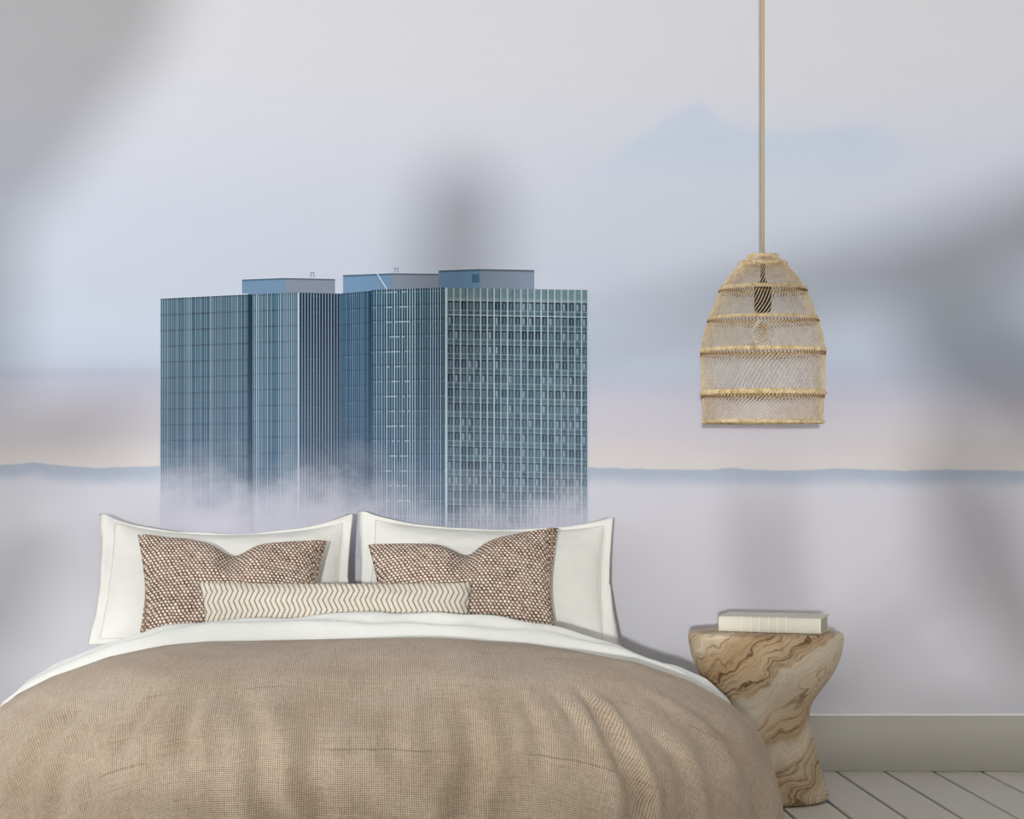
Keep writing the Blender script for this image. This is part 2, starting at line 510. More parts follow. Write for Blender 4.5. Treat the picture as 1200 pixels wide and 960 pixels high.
# ------------------------------------------------------------------ room shell
XL, XR, YF, H = -3.6, 4.2, -9.2, 3.5
tag(box('wall_back', (XL - 0.15, 0.0, -0.15), (XR + 0.15, 0.15, H), M_PLASTER), kind='structure')
def wall_with_opening(name, lo_, hi_, axis, a0, a1, z0, z1):
    """one wall slab with a rectangular window opening"""
    bm = bmesh.new()
    def seg(s0, s1, b0, b1):
        l = list(lo_); h = list(hi_); l[axis] = s0; h[axis] = s1; l[2] = b0; h[2] = b1
        if s1 - s0 > 1e-4 and b1 - b0 > 1e-4: box_bm(bm, l, h)
    seg(lo_[axis], a0, 0, H); seg(a1, hi_[axis], 0, H); seg(a0, a1, 0, z0); seg(a0, a1, z1, H)
    return tag(from_bm(name, bm, M_PLASTER), kind='structure')
wall_with_opening('wall_left', (XL - 0.15, YF, 0), (XL, 0, H), 1, -7.2, -1.2, 0.3, 3.1)
wall_with_opening('wall_front', (XL - 0.15, YF - 0.15, 0), (XR + 0.15, YF, H), 0, -2.9, 2.9, 0.86, 3.1)
tag(box('wall_right', (XR, YF, 0), (XR + 0.15, 0, H), M_PLASTER), kind='structure')
tag(box('ceiling', (XL - 0.15, YF - 0.15, H), (XR + 0.15, 0.15, H + 0.12), M_PLASTER), kind='structure')
def window(name, lo_, hi_, axis):
    t = empty(name, (0, 0, 0)); t['kind'] = 'structure'
    o = 1 - axis
    w_ = 0.06
    def bar(s0, s1, z0, z1):
        l = [0, 0, z0]; h = [0, 0, z1]
        l[axis], h[axis] = s0, s1; l[o], h[o] = lo_[o], hi_[o]
        box('window_frame', l, h, M_FRAME, t, 0.006)
    bar(lo_[axis], hi_[axis], lo_[2], lo_[2] + w_); bar(lo_[axis], hi_[axis], hi_[2] - w_, hi_[2])
    bar(lo_[axis], lo_[axis] + w_, lo_[2] + w_, hi_[2] - w_); bar(hi_[axis] - w_, hi_[axis], lo_[2] + w_, hi_[2] - w_)
window('window_1', (XL - 0.12, -7.2, 0.3), (XL - 0.04, -1.2, 3.1), 1)
window('window_2', (-2.9, YF - 0.12, 0.86), (2.9, YF - 0.04, 3.1), 0)

# floor: a dark subfloor that carries every painted board
fl = tag(box('floor', (XL - 0.15, YF - 0.15, -0.15), (XR + 0.15, 0.0, -0.028), M_DARK), kind='structure')
pitch, gap = 0.1716, 0.011
x0 = 1.6385 - 31 * pitch
bm = bmesh.new()
bw = pitch - gap
box_bm(bm, (-bw / 2, YF, -0.028), (bw / 2, -0.001, 0.0), 0.0022, 1)
pm = bpy.data.meshes.new('floor_board'); bm.to_mesh(pm); bm.free()
pm.materials.append(M_BOARD)
k = 0
while x0 + k * pitch + pitch < XR:
    p = bpy.data.objects.new('floor_board', pm); C.objects.link(p)
    p.parent = fl; p.location = (x0 + (k + 0.5) * pitch, 0, random.uniform(-0.0008, 0.0))
    k += 1

# skirting board
bb = empty('baseboard_back'); bb['kind'] = 'structure'
box('skirting_board', (XL, -0.022, 0.0), (XR, 0.0, 0.197), M_BASE, bb, 0.002)
box('bright_edge_strip', (XL, -0.026, 0.197), (XR, 0.0, 0.2045), M_EDGE_BAND, bb, 0.0015)  # added strip; its pale colour draws the bright line along the top edge

# ------------------------------------------------------------------ mural: flat printed wallpaper
mural = tag(empty('wall_mural', (0, -0.001, 0)), 'printed wallpaper mural of a blue glass tower rising from fog, covering the back wall', 'mural')
DEPTH = [0.0]
def sheet(name, m, lft, rgt, top, bot, ins=1, n=10, hor=None, uvs=None, y=None, label=None):
    """flat print piece: top is a list of (px, py); bottom at py=bot"""
    vs, uv, fs = [], [], []
    xs = np.linspace(lft, rgt, n)
    rows = 6
    for i, x in enumerate(xs):
        ty = interp(x, top)
        by = interp(x, bot) if isinstance(bot, list) else bot
        for j in range(rows):
            py = ty + (by - ty) * j / (rows - 1)
            vs.append((mx(x), y, mz(py)))
            vv = (py - ty) / (hor - ty) if hor else (py - ty) / (by - ty)
            uv.append(((x - lft) / (rgt - lft), vv))
    fs = grid_faces(n, rows)
    fs = [f[::-1] for f in fs]
    o = mesh(name, vs, fs, m, mural, uv=uv)
    if label: o['label'] = label
    return o
mesh('printed_sky', [(XL, -0.0008, 0.2), (XR, -0.0008, 0.2), (XR, -0.0008, H), (XL, -0.0008, H)], [(0, 1, 2, 3)], M_MURAL, mural)['label'] = 'printed pale sky, hills and fog'
HZ = 552.0
B = 655.0
teal_t, teal_l = rgb(84, 120, 142), rgb(72, 108, 138)
FIN, DRK = rgb(200, 222, 236), rgb(28, 52, 74)
mA = facade('print_left_face', 48, 11.0, rgb(58, 94, 114), rgb(50, 84, 112), FIN, rgb(18, 42, 62), 0.26, 0.42, 0.14, 0.9, seed=1.0)
mB = facade('print_second_face', 25, 11.2, rgb(64, 100, 122), rgb(58, 94, 122), FIN, rgb(26, 52, 74), 0.28, 0.42, 0.12, 0.75, seed=2.0)
mC = facade('print_shaded_fins', 14, 11.2, rgb(32, 50, 72), rgb(36, 56, 80), rgb(132, 152, 174), rgb(12, 26, 44), 0.34, 0.6, 0.7, 0.5, 0.1, seed=3.0)
mD = facade('print_recess_face', 15, 11.6, rgb(58, 92, 118), rgb(40, 68, 96), rgb(124, 156, 180), rgb(18, 40, 62), 0.25, 0.42, 0.12, 0.45, 0.2, seed=4.0)
mE = facade('print_middle_face', 29, 12.2, rgb(58, 96, 116), rgb(50, 86, 112), FIN, rgb(24, 50, 72), 0.26, 0.42, 0.15, 0.75, 0.55, seed=5.0)
mF = bay_face()
sheet('tower_face', mA, 188, 291, [(188, 350), (291, 345)], B, hor=HZ, y=-0.0016, label='printed left face with pale fins')
sheet('shadow_gap', flat_print('print_dark_gap', (26, 46, 66), True), 291, 296.2, [(291, 345), (296.2, 345)], B, n=2, hor=HZ, y=-0.0016, label='printed dark slot')
sheet('tower_face', mB, 296, 350, [(296, 345), (350, 343)], B, hor=HZ, y=-0.0016, label='printed second face left of the bright corner')
sheet('tower_face', mC, 350, 398, [(350, 343), (398, 344.3)], B, hor=HZ, y=-0.0016, label='printed dark face with heavy fins')
sheet('tower_face', mD, 398, 435, [(398, 344.3), (435, 341)], B, hor=HZ, y=-0.0016, label='printed recessed navy face')
sheet('tower_face', mE, 435, 522, [(435, 340), (522, 337)], B, hor=HZ, y=-0.0016, label='printed middle face')
sheet('tower_face', mF, 523, 688.5, [(523, 337.5), (688.5, 340)], [(523, 545.0), (688.5, 550)], y=-0.0016, label='printed right face with window bays')
sheet('tower_face', mF, 523, 688.5, [(523, 545), (688.5, 550)], 700, y=-0.0016)
# the second piece continues the bay grid downwards
o = mural.children[-1]
o.data.uv_layers[0].data.foreach_set('uv', np.array([[a, 1 + b_ * (152.5 / 208.5)] for a, b_ in [tuple(d.uv) for d in o.data.uv_layers[0].data]], dtype=np.float32).ravel())
mEdge = flat_print('print_bright_edge', (172, 200, 216), True)
sheet('corner_edge', mEdge, 349.0, 350.8, [(349, 343), (351, 343)], B, n=2, y=-0.0022, label='printed bright tower corner')
sheet('corner_edge', flat_print('print_bright_edge_right', (196, 214, 224), True), 521.4, 523.8, [(521, 337), (524, 337.4)], B, n=2, y=-0.0022)
sheet('corner_edge', mEdge, 187.4, 188.6, [(187, 350), (189, 350)], B, n=2, y=-0.0022)
sheet('corner_edge', mEdge, 687.8, 689.0, [(687, 340), (690, 340)], B, n=2, y=-0.0022)
sheet('shadow_gap', flat_print('print_recess_shadow', (30, 54, 78), True), 432.5, 435.5, [(432, 341), (436, 341)], B, n=2, hor=HZ, y=-0.0022)
# rooftop plant rooms: printed box faces
bl, gr, pk = (112, 142, 172), (130, 140, 158), (128, 136, 152)
sheet('rooftop_box', flat_print('print_roof_blue', bl, lines=20), 283.6, 334, [(283.6, 327.7), (334, 325.8)], [(283.6, 346), (334, 345)], n=3, y=-0.0012, label='printed left plant room')
sheet('rooftop_box', flat_print('print_roof_grey', gr, lines=26), 334, 392.6, [(334, 325.8), (392.6, 327)], [(334, 345), (392.6, 345)], n=3, y=-0.0012)
sheet('rooftop_box', flat_print('print_roof_blue_middle', (114, 146, 178), lines=18), 402, 460, [(402, 322.4), (460, 320.2)], [(402, 345), (460, 340)], n=3, y=-0.0012, label='printed middle plant room')
sheet('rooftop_box', flat_print('print_roof_mauve', (136, 146, 162), lines=24), 460, 514, [(460, 320.2), (514, 320.9)], [(460, 340), (514, 339)], n=3, y=-0.0012)
sheet('rooftop_box', flat_print('print_roof_steel', (108, 140, 170), lines=18), 514, 563, [(514, 317), (563, 315.3)], [(514, 339), (563, 339.5)], n=3, y=-0.0012, label='printed right plant room')
sheet('rooftop_box', flat_print('print_roof_slate', (132, 146, 166), lines=26), 563, 626.4, [(563, 315.3), (626.4, 316.4)], [(563, 339.5), (626.4, 341)], n=3, y=-0.0012)
sheet('rooftop_box_window', flat_print('print_roof_window', (70, 108, 132)), 552.8, 561.4, [(552, 321.6), (562, 321.4)], 331.2, n=2, y=-0.002, label='printed dark plant room window')
mAnt = flat_print('print_antenna', (120, 130, 146))
for ax in (366, 464.5):
    sheet('antenna', mAnt, ax - 2.2, ax - 1.2, [(0, 319), (1200, 319)] if ax < 400 else [(0, 314), (1200, 314)], 326 if ax < 400 else 320, n=2, y=-0.0012)
    sheet('antenna', mAnt, ax + 1.2, ax + 2.2, [(0, 319), (1200, 319)] if ax < 400 else [(0, 314), (1200, 314)], 326 if ax < 400 else 320, n=2, y=-0.0012)
    sheet('antenna', mAnt, ax - 2.2, ax + 2.2, [(0, 319), (1200, 319)] if ax < 400 else [(0, 314), (1200, 314)], 320 if ax < 400 else 315, n=2, y=-0.0013)
mRim = flat_print('print_pale_rim', (204, 214, 224))
def strip(p, q, wd, m, y):
    a = Vector((mx(p[0]), mz(p[1]))); c_ = Vector((mx(q[0]), mz(q[1])))
    n_ = (c_ - a).normalized(); n_ = Vector((-n_.y, n_.x)) * wd / 660.0
    pts = [a - n_, c_ - n_, c_ + n_, a + n_]
    mesh('roof_edge', [(v.x, y, v.y) for v in pts], [(0, 1, 2, 3)], m, mural)
strip((442, 321), (453.5, 339), 1.2, mRim, -0.002)
for a, b_ in (((283.6, 327.2), (334, 325.3)), ((334, 325.3), (392.6, 326.5)), ((402, 321.9), (460, 319.8)), ((460, 319.8), (514, 320.4)), ((514, 316.5), (563, 314.8)), ((563, 314.8), (626.6, 315.9)), ((626.6, 315.9), (626.6, 338)),
              ((188, 349.6), (291, 344.6))):
    strip(a, b_, 1.0, mRim, -0.002)

# ------------------------------------------------------------------ bed
BX = -0.023
bed = tag(empty('bed', (BX, -1.15, 0)), 'wide double bed with its head against the mural, hidden under beige bedding', 'bed')
def rel(o, x, y, z): return (x - o.location.x, y - o.location.y, z - o.location.z)
box('bed_base', (-0.78, -0.55, 0.05), (0.78, 1.07, 0.24), M_DIVAN, bed, 0.02)
box('mattress', (-0.79, -0.55, 0.243), (0.79, 1.07, 0.43), M_MATT, bed, 0.08, 4)
for sx in (-0.72, 0.72):
    for sy in (-0.45, 0.96):
        lathe('leg', [(0.0, 0.0), (0.025, 0.0), (0.032, 0.05), (0.0, 0.05)], M_SOCK, bed, 16, (sx, sy, 0))

# cloth cross-section: outward run and drop, measured from the crown
PROF = [(0, 0), (.13, .005), (.26, .019), (.43, .05), (.6, .104), (.70, .152), (.765, .205), (.805, .27), (.83, .35), (.848, .44), (.862, .535)]
_s = [0.0]
for a, b_ in zip(PROF[:-1], PROF[1:]): _s.append(_s[-1] + math.hypot(b_[0] - a[0], b_[1] - a[1]))
PS = np.array(_s); PH = np.array([p[0] for p in PROF]); PD = np.array([p[1] for p in PROF])
RMAX = _s[-1]
SC = 0.35
YC = -1.29          # where the foot end starts to roll over
CREASES = [(-1.14, .06, .016, .10, .6, .1), (-.96, .05, .020, .08, .5, .25), (-.82, .034, .020, .12, .6, .05), (-.66, .026, .016, .05, .26, .3), (-.48, .030, .022, .05, .24, .1), (-.30, .034, .026, .05, .6, .3),
           (-.12, .03, .012, .12, .6, 0), (.08, .030, .014, .06, .3, 0), (.27, .032, .026, .07, .6, -.08), (.45, .026, .016, .06, .26, 0), (.58, .020, .016, .06, .20, .1), (.70, .028, .036, .05, .6, -.08),
           (.84, .030, .014, .14, .6, .1), (1.0, .045, .014, .07, .45, -.1), (1.2, .05, .014, .12, .6, 0)]
def cloth_point(s, t, lift=0.0, kx=1.0, fold=1.0):
    """s: along the width from the middle, t: along the length from y=0 (towards the foot)"""
    ds = max(abs(s) - SC, 0.0); dt = max(t + YC, 0.0)
    r = math.hypot(ds, dt)
    if r > 1e-9: ux, uy = math.copysign(ds / r, s), dt / r
    else: ux = uy = 0.0
    rr = min(r, RMAX)
    h = float(np.interp(rr, PS, PH)); d = float(np.interp(rr, PS, PD))
    xs = max(-SC, min(SC, s))
    crown = 0.013 * (xs / SC) ** 2
    hang = max(0.0, min(1.0, (d - 0.035) / 0.14)); hang = hang * hang * (3 - 2 * hang)
    # folds that open towards the hem; q runs along the edge, 0 at the middle of the foot end
    ang = math.atan2(dt, ds) if r > 1e-6 else 0.0
    q = math.copysign(1, s) * ((PI / 2 - ang) * 0.8 if dt > 0 and ds > 0 else (0 if ds <= 0 else PI / 2 * 0.8 + (-YC - min(t, -YC)))) + xs
    f1 = mnoise.noise(Vector((q * 3.4, 0.3, d * 0.7))); f2 = mnoise.noise(Vector((q * 8.0, 4.3, d * 1.6)))
    f3 = mnoise.noise(Vector((s * 2.4, t * 2.4, 9.0)))
    amp = hang * fold * max(0.0, min(1.0, (t - 1.0) / 0.2))
    crease = 0.0
    for q0, wd, dp, d0, d1, sl in CREASES:
        x_ = q - q0 - sl * (d - 0.1) - 0.012 * math.sin(d * 26 + q0 * 9)
        if abs(x_) < 5 * wd:
            g_ = max(0.0, min(1.0, (d - d0) / 0.05)) * max(0.0, min(1.0, (d1 - d) / 0.08))
            crease += g_ * dp * (-math.exp(-(x_ / wd) ** 2) + 0.7 * math.exp(-((x_ - 1.9 * wd) / wd) ** 2) + 0.35 * math.exp(-((x_ + 2.0 * wd) / wd) ** 2))
    off = amp * (0.020 * f1 + 0.014 * f2) + crease * fold * min(1.0, amp * 3)
    h2 = h + off - 0.012 * amp
    z = 0.562 + lift - crown - d + 0.010 * f3 * (1 - hang) * fold + 0.02 * math.sin(PI * min(1, max(0, (t - 1.0) / 0.9))) * (1 - hang)
    z += 0.010 * f2 * fold * hang * (1 - hang) * 2
    x = (xs + ux * h2) * kx; y = -min(t, -YC) - uy * h2
    return Vector((x, y, z))
def head_point(s, t):
    """the sheet lying flat on the mattress under the pillows"""
    a = abs(s); e, rr = 0.80, 0.06
    nz = 0.003 * mnoise.noise(Vector((s * 5, t * 7, 2)))
    if a < e: return Vector((s, -t, 0.452 + nz))
    q = (a - e) / rr
    if q < PI / 2: return Vector((math.copysign(e + rr * math.sin(q), s), -t, 0.452 - rr * (1 - math.cos(q))))
    return Vector((math.copysign(e + rr, s), -t, 0.452 - rr - (a - e - rr * PI / 2) * 0.6))
def cloth(name, s_ext, t0, t1, ns, nt, m, label, cat, thick, lift=0.0, kfun=None, liftfun=None, fold=1.0, head=None):
    vs, uv = [], []
    S = np.linspace(-s_ext, s_ext, ns); T = np.linspace(t0, t1, nt)
    for s in S:
        for t in T:
            k_ = kfun(t) if kfun else 1.0
            l_ = lift + (liftfun(s, t) if liftfun else 0.0)
            p = cloth_point(s, t, l_, k_, fold)
            if head:
                w_ = head(t); p = head_point(s, t).lerp(p, w_)
            # follow the body of the fabric, never under the floor
            vs.append((p.x, p.y + 1.15, max(p.z, 0.022))); uv.append((s, t))
    o = mesh(name, vs, [f[::-1] for f in grid_faces(ns, nt)], m, None, True, uv)
    o.location = (BX, -1.15, 0)
    md = o.modifiers.new('Solidify', 'SOLIDIFY'); md.thickness = thick; md.offset = -1; md.use_rim = True
    tag(o, label, cat)
    return o
def duvet_lift(s, t):
    a = (t - 1.0) / 0.035
    return -0.012 * max(0.0, 1 - a) ** 2
cloth('duvet', SC + RMAX, 1.0, -YC + RMAX, 330, 230, M_LINEN, 'beige woven linen duvet cover draped over the bed to the floor', 'duvet', 0.012, liftfun=duvet_lift)
def sheet_k(t): return 0.80 + 0.2 * max(0.0, min(1.0, (t - 0.78) / 0.12)) ** 0.8 - 0.05 * max(0.0, min(1.0, (t - 0.955) / 0.04))
def sheet_lift(s, t):
    hump = math.exp(-((t - 0.875) / 0.10) ** 2)
    wr = max(0.0, 1 - max(0.0, t - 0.93) / 0.03) * 1.7 * (mnoise.noise(Vector((s * 3.0, t * 24.0, 1.0))) * 0.010 + mnoise.noise(Vector((s * 7.0, t * 40.0, 5.0))) * 0.006)
    fall = -0.088 * max(0, min(1, (t - 0.945) / 0.05))
    ease = max(0.25, 1 - (abs(s) / 1.3) ** 2)
    return (0.046 * hump * ease + wr * (0.3 + hump)) + 0.012 * ease + fall * 0.7
cloth('bed_sheet', SC + RMAX * 0.93, 0.06, 1.02, 220, 120, M_WHITE, 'white cotton sheet folded back above the beige duvet', 'sheet', 0.005, lift=0.004, kfun=sheet_k, liftfun=sheet_lift, fold=0.4,
      head=lambda t: (lambda q: q * q * (3 - 2 * q))(max(0.0, min(1.0, (t - 0.74) / 0.10))))

# ------------------------------------------------------------------ pillows and cushions
def cushion_grid(Wd, Hd, T, n, m_, sag_top=0.0, sag_bot=0.0, pinch=0.0, chop=0.0, taper=0.0, side=0, flange=0.0, vflange=None, ears=0.0, seed=0.0, wr=0.004, pw=0.5, skew=0.0):
    """closed pillow surface: front and back shells over the same outline"""
    vs, uv = [], []
    us = np.sin(np.linspace(-PI / 2, PI / 2, n)) * 0.5 + np.linspace(-1, 1, n) * 0.5
    ui = 1 - flange / (Wd / 2); vi = 1 - (flange if vflange is None else vflange) / (Hd / 2)
    pos = {}
    for side in (-1, 1):
        for u in us:
            for v in us:
                x = Wd / 2 * u * (1 - pinch * (1 - v * v)) * (1 - taper * v * (1 if side == 0 or side * u > 0 else -0.3))
                z = Hd / 2 * v
                z -= (sag_top * (1 - u * u) if v > 0 else -sag_bot * (1 - u * u)) * abs(v) ** 1.5
                if chop:
                    z -= (chop * 0.55 * (1 - abs(u - 0.03 * (1 - u * u))) ** 1.25 + chop * 0.45 * math.exp(-((u - 0.03) / 0.2) ** 2)) * max(0, v + 0.1) ** 2
                z += ears * max(0, v) ** 3 * abs(u) ** 8
                z += skew * u * max(0, v)
                a, b_ = min(1, abs(u) / ui), min(1, abs(v) / vi)
                f = max(0.0, (1 - a ** 2.4) * (1 - b_ ** 2.4)) ** pw
                nz = mnoise.noise(Vector((u * 2.4 + seed, v * 2.4, seed))) * wr * 2 + mnoise.noise(Vector((u * 6 + seed, v * 6, seed + 3))) * wr
                y = T / 2 * f + nz * min(1, f * 2)
                if chop:
                    y -= 0.35 * T * math.exp(-((u - 0.03) / 0.16) ** 2) * max(0, v - 0.05) ** 1.2 * f * 1.4
                y = max(y, 0.0) + 0.0022 * (1 if max(abs(u), abs(v)) < 0.9999 else 0)
                wave = 0.012 * mnoise.noise(Vector((u * 3 + seed, v * 3, 11))) * (max(a, b_) > 0.999)
                vs.append((x, side * y + wave, z)); uv.append((x, z))
                pos[(side, u, v)] = vs[-1]
    F = grid_faces(n, n)
    fs = [f for f in F] + [tuple(k_ + n * n for k_ in f[::-1]) for f in F]
    # stitch the rim
    rim = [i * n for i in range(n)] + [(n - 1) * n + j for j in range(1, n)] + [i * n + n - 1 for i in range(n - 2, -1, -1)] + [j for j in range(n - 2, 0, -1)]
    for a, b_ in zip(rim, rim[1:] + rim[:1]):
        fs.append((b_, a, a + n * n, b_ + n * n))
    return vs, fs, uv, us, pos, rim
def cushion(name, label, cat, group, loc, tilt, roll, yaw, m, Wd, Hd, T, n=64, seam=None, piping=None, **kw):
    t = tag(empty(name, loc, (R(tilt), R(roll), R(yaw))), label, cat, group)
    vs, fs, uv, us, pos, rim = cushion_grid(Wd, Hd, T, n, m, **kw)
    o = mesh('pillow_body', vs, fs, m, t, True, uv)
    if seam:                                       # stitched line that sets off the flange
        fl_ = kw['flange']
        ui = 1 - fl_ / (Wd / 2); vi = 1 - (kw.get('vflange') or fl_) / (Hd / 2)
        iu = min(range(n), key=lambda i: abs(us[i] - ui * 0.995)); iv = min(range(n), key=lambda i: abs(us[i] - vi * 0.995))
        ju, jv = n - 1 - iu, n - 1 - iv
        loop = [(us[i], us[iv]) for i in range(ju, iu)] + [(us[iu], us[j]) for j in range(iv, jv, -1)] + [(us[i], us[jv]) for i in range(iu, ju, -1)] + [(us[ju], us[j]) for j in range(jv, iv)]
        pts = [Vector(pos[(-1, a, b_)]) + Vector((0, -0.0005, 0)) for a, b_ in loop]
        tube('stitched_seam', pts, 0.0016, seam, t, 5, True)
    if piping:
        pts = [(Vector(vs[i]) + Vector(vs[i + n * n])) / 2 for i in rim]
        tube('seam_edge', pts, 0.0026, piping, t, 6, True)
    return t
cushion('pillow', 'white flanged pillow standing behind the left brown woven cushion', 'pillow', 'white pillows against the mural',
        (-0.512, -0.245, 0.690), -24, 0, 0, M_SHAM, 0.875, 0.462, 0.23, 72, M_SEAM, sag_top=0.060, sag_bot=0.0, pinch=0.03, taper=0.04, side=-1, flange=0.034, vflange=0.016, ears=0.016, seed=1.0, pw=0.66)
cushion('pillow', 'white flanged pillow standing behind the right brown woven cushion', 'pillow', 'white pillows against the mural',
        (0.384, -0.245, 0.688), -24, 1.5, 0, M_SHAM, 0.878, 0.462, 0.23, 72, M_SEAM, sag_top=0.040, sag_bot=0.0, pinch=0.03, taper=0.05, side=1, flange=0.034, vflange=0.016, ears=0.016, seed=6.0, pw=0.66)
cushion('throw_cushion', 'brown and cream woven cushion on the left, its lower right corner behind the chevron bolster', 'cushion', 'brown woven cushions',
        (-0.475, -0.50, 0.655), -30, 2.0, 3, M_WEAVE, 0.575, 0.43, 0.17, 72, None, M_PIPE, sag_top=0.0, sag_bot=0.0, pinch=0.04, chop=0.06, taper=-0.10, seed=2.0, pw=0.55)
cushion('throw_cushion', 'brown and cream woven cushion on the right, its top right corner standing highest', 'cushion', 'brown woven cushions',
        (0.300, -0.50, 0.660), -30, -2.0, -3, M_WEAVE, 0.585, 0.43, 0.18, 72, None, M_PIPE, sag_top=0.0, sag_bot=0.0, pinch=0.04, chop=0.062, taper=-0.09, seed=4.0, pw=0.55, skew=0.02)
cushion('bolster_cushion', 'long narrow cream cushion with mustard zigzag lines lying before the brown cushions', 'cushion', None,
        (-0.122, -0.69, 0.587), -16, 0, 0, M_CHEV, 0.85, 0.25, 0.12, 72, None, None, sag_top=0.004, pinch=0.015, taper=-0.03, side=-1, seed=8.0, pw=0.5)

# ------------------------------------------------------------------ side table: one carved trunk
tb = tag(empty('side_table', (1.272, -0.60, 0)), 'hourglass side table carved from one swirly grained wood trunk, beside the bed', 'side table')
TP = [(0.0, 0.0), (.150, 0.0), (.190, .002), (.202, .008), (.205, .02), (.197, .05), (.180, .108), (.164, .175), (.150, .232), (.143, .277), (.146, .305), (.158, .33), (.180, .36), (.198, .385), (.215, .41), (.230, .44), (.241, .47),
      (.2475, .50), (.2500, .52), (.250, .532), (.247, .540), (.240, .545), (.225, .5465), (.10, .5465), (0.0, .5465)]
# refine and give the trunk its uneven growth
fine = []
for a, b_ in zip(TP[:-1], TP[1:]):
    n_ = max(1, int(math.hypot(b_[0] - a[0], b_[1] - a[1]) / 0.012))
    for i in range(n_): fine.append((a[0] + (b_[0] - a[0]) * i / n_, a[1] + (b_[1] - a[1]) * i / n_))
fine.append(TP[-1])
N = 120
vs = []
for i in range(N):
    a = 2 * PI * i / N
    for r, z in fine:
        f = min(1.0, r / 0.1)
        n_ = mnoise.noise(Vector((math.cos(a) * 1.3, math.sin(a) * 1.3, z * 3.0))) * 0.007 * f * (1 if z < 0.5 else max(0, (0.5465 - z) / 0.0465))
        rr = r + n_
        vs.append((rr * math.cos(a), rr * math.sin(a) * 0.80, z))
o = mesh('trunk', vs, grid_faces(N, len(fine), True), M_WOOD, tb, True)

# ------------------------------------------------------------------ book on the table
bk = tag(empty('book', (1.303, -0.585, 0.5475), (0, 0, R(-20))), 'thick cream cloth-bound book lying on the wooden side table', 'book')
BW, BD, BH = 0.325, 0.21, 0.050
def cover_mesh():
    """boards and rounded spine in one shell, open on three sides"""
    tk = 0.004
    prof = []                                    # (y, z) outer path: bottom board, spine, top board
    outer = [(BD / 2, 0.0), (-BD / 2 + 0.012, 0.0)]
    for i in range(1, 8):
        a = -PI / 2 - PI * i / 8
        outer.append((-BD / 2 + 0.012 + math.cos(a) * 0.010, BH / 2 + math.sin(a) * BH / 2))
    outer += [(-BD / 2 + 0.012, BH), (BD / 2, BH)]
    inner = [(BD / 2, tk), (-BD / 2 + 0.013, tk)]
    for i in range(1, 8):
        a = -PI / 2 - PI * i / 8
        inner.append((-BD / 2 + 0.013 + math.cos(a) * 0.007, BH / 2 + math.sin(a) * (BH / 2 - tk)))
    inner += [(-BD / 2 + 0.013, BH - tk), (BD / 2, BH - tk)]
    loop = outer + inner[::-1]
    n_ = len(loop); vs = []
    for x in (-BW / 2, BW / 2):
        vs += [(x, y, z) for y, z in loop]
    fs = [(i, (i + 1) % n_, n_ + (i + 1) % n_, n_ + i) for i in range(n_)]
    m_ = len(outer)
    for i in range(m_ - 1):
        a, b_, c_, d = i, i + 1, n_ - 2 - i, n_ - 1 - i
        fs.append((a, d, c_, b_)); fs.append((n_ + a, n_ + b_, n_ + c_, n_ + d))
    me = bpy.data.meshes.new('cover'); me.from_pydata(vs, [], fs)
    bm = bmesh.new(); bm.from_mesh(me); bmesh.ops.recalc_face_normals(bm, faces=bm.faces); bm.to_mesh(me); bm.free()
    return me
link('cover', cover_mesh(), M_COVER, bk)
bm = bmesh.new(); box_bm(bm, (-BW / 2 + 0.005, -BD / 2 + 0.012, 0.0042), (BW / 2 - 0.005, BD / 2 - 0.006, BH - 0.0042))
from_bm('page_block', bm, M_PAGE, bk)
bm = bmesh.new()
for i in range(9):
    z = 0.008 + i * 0.0042
    box_bm(bm, (-BW / 2 + 0.0046, -BD / 2 + 0.013, z), (BW / 2 - 0.0046, BD / 2 - 0.0056, z + 0.0007))
o = from_bm('page_line', bm, M_PAGE2, bk); o['kind'] = 'stuff'
for fx in (-0.27, -0.18, -0.10, -0.01, 0.08, 0.165):
    pts = []
    for i in range(0, 9):
        a = -PI / 2 - PI * i / 8
        pts.append((fx * BW, -BD / 2 + 0.012 + math.cos(a) * 0.0102, BH / 2 + math.sin(a) * (BH / 2 + 0.0002)))
    tube('spine_band', pts, 0.0018, M_EDGE_BAND, bk, 6)

# ------------------------------------------------------------------ pendant lamp
SP = 353.0
PX, PY = (893.8 - 438) / SP, -0.457
def pz(py): return 1.1 - (py - 540) / SP
pl = tag(empty('pendant_lamp', (PX, PY, pz(496))), 'woven seagrass bell-shaped pendant lamp hanging right of the tower', 'pendant lamp')
ZB = pz(496)
RP = [(pz(496) - ZB, 69.0), (pz(478) - ZB, 69.6), (pz(460) - ZB, 70.3), (pz(435) - ZB, 71.3), (pz(411) - ZB, 71.6), (pz(392) - ZB, 68.5), (pz(373.5) - ZB, 62.8), (pz(355) - ZB, 55.8), (pz(338) - ZB, 48.8),
      (pz(325) - ZB, 40.5), (pz(314) - ZB, 30.5), (pz(309) - ZB, 26.6), (pz(304) - ZB, 20.5), (pz(299.5) - ZB, 14.6)]
_z = np.array([p[0] for p in RP]); _r = np.array([p[1] for p in RP]) / SP
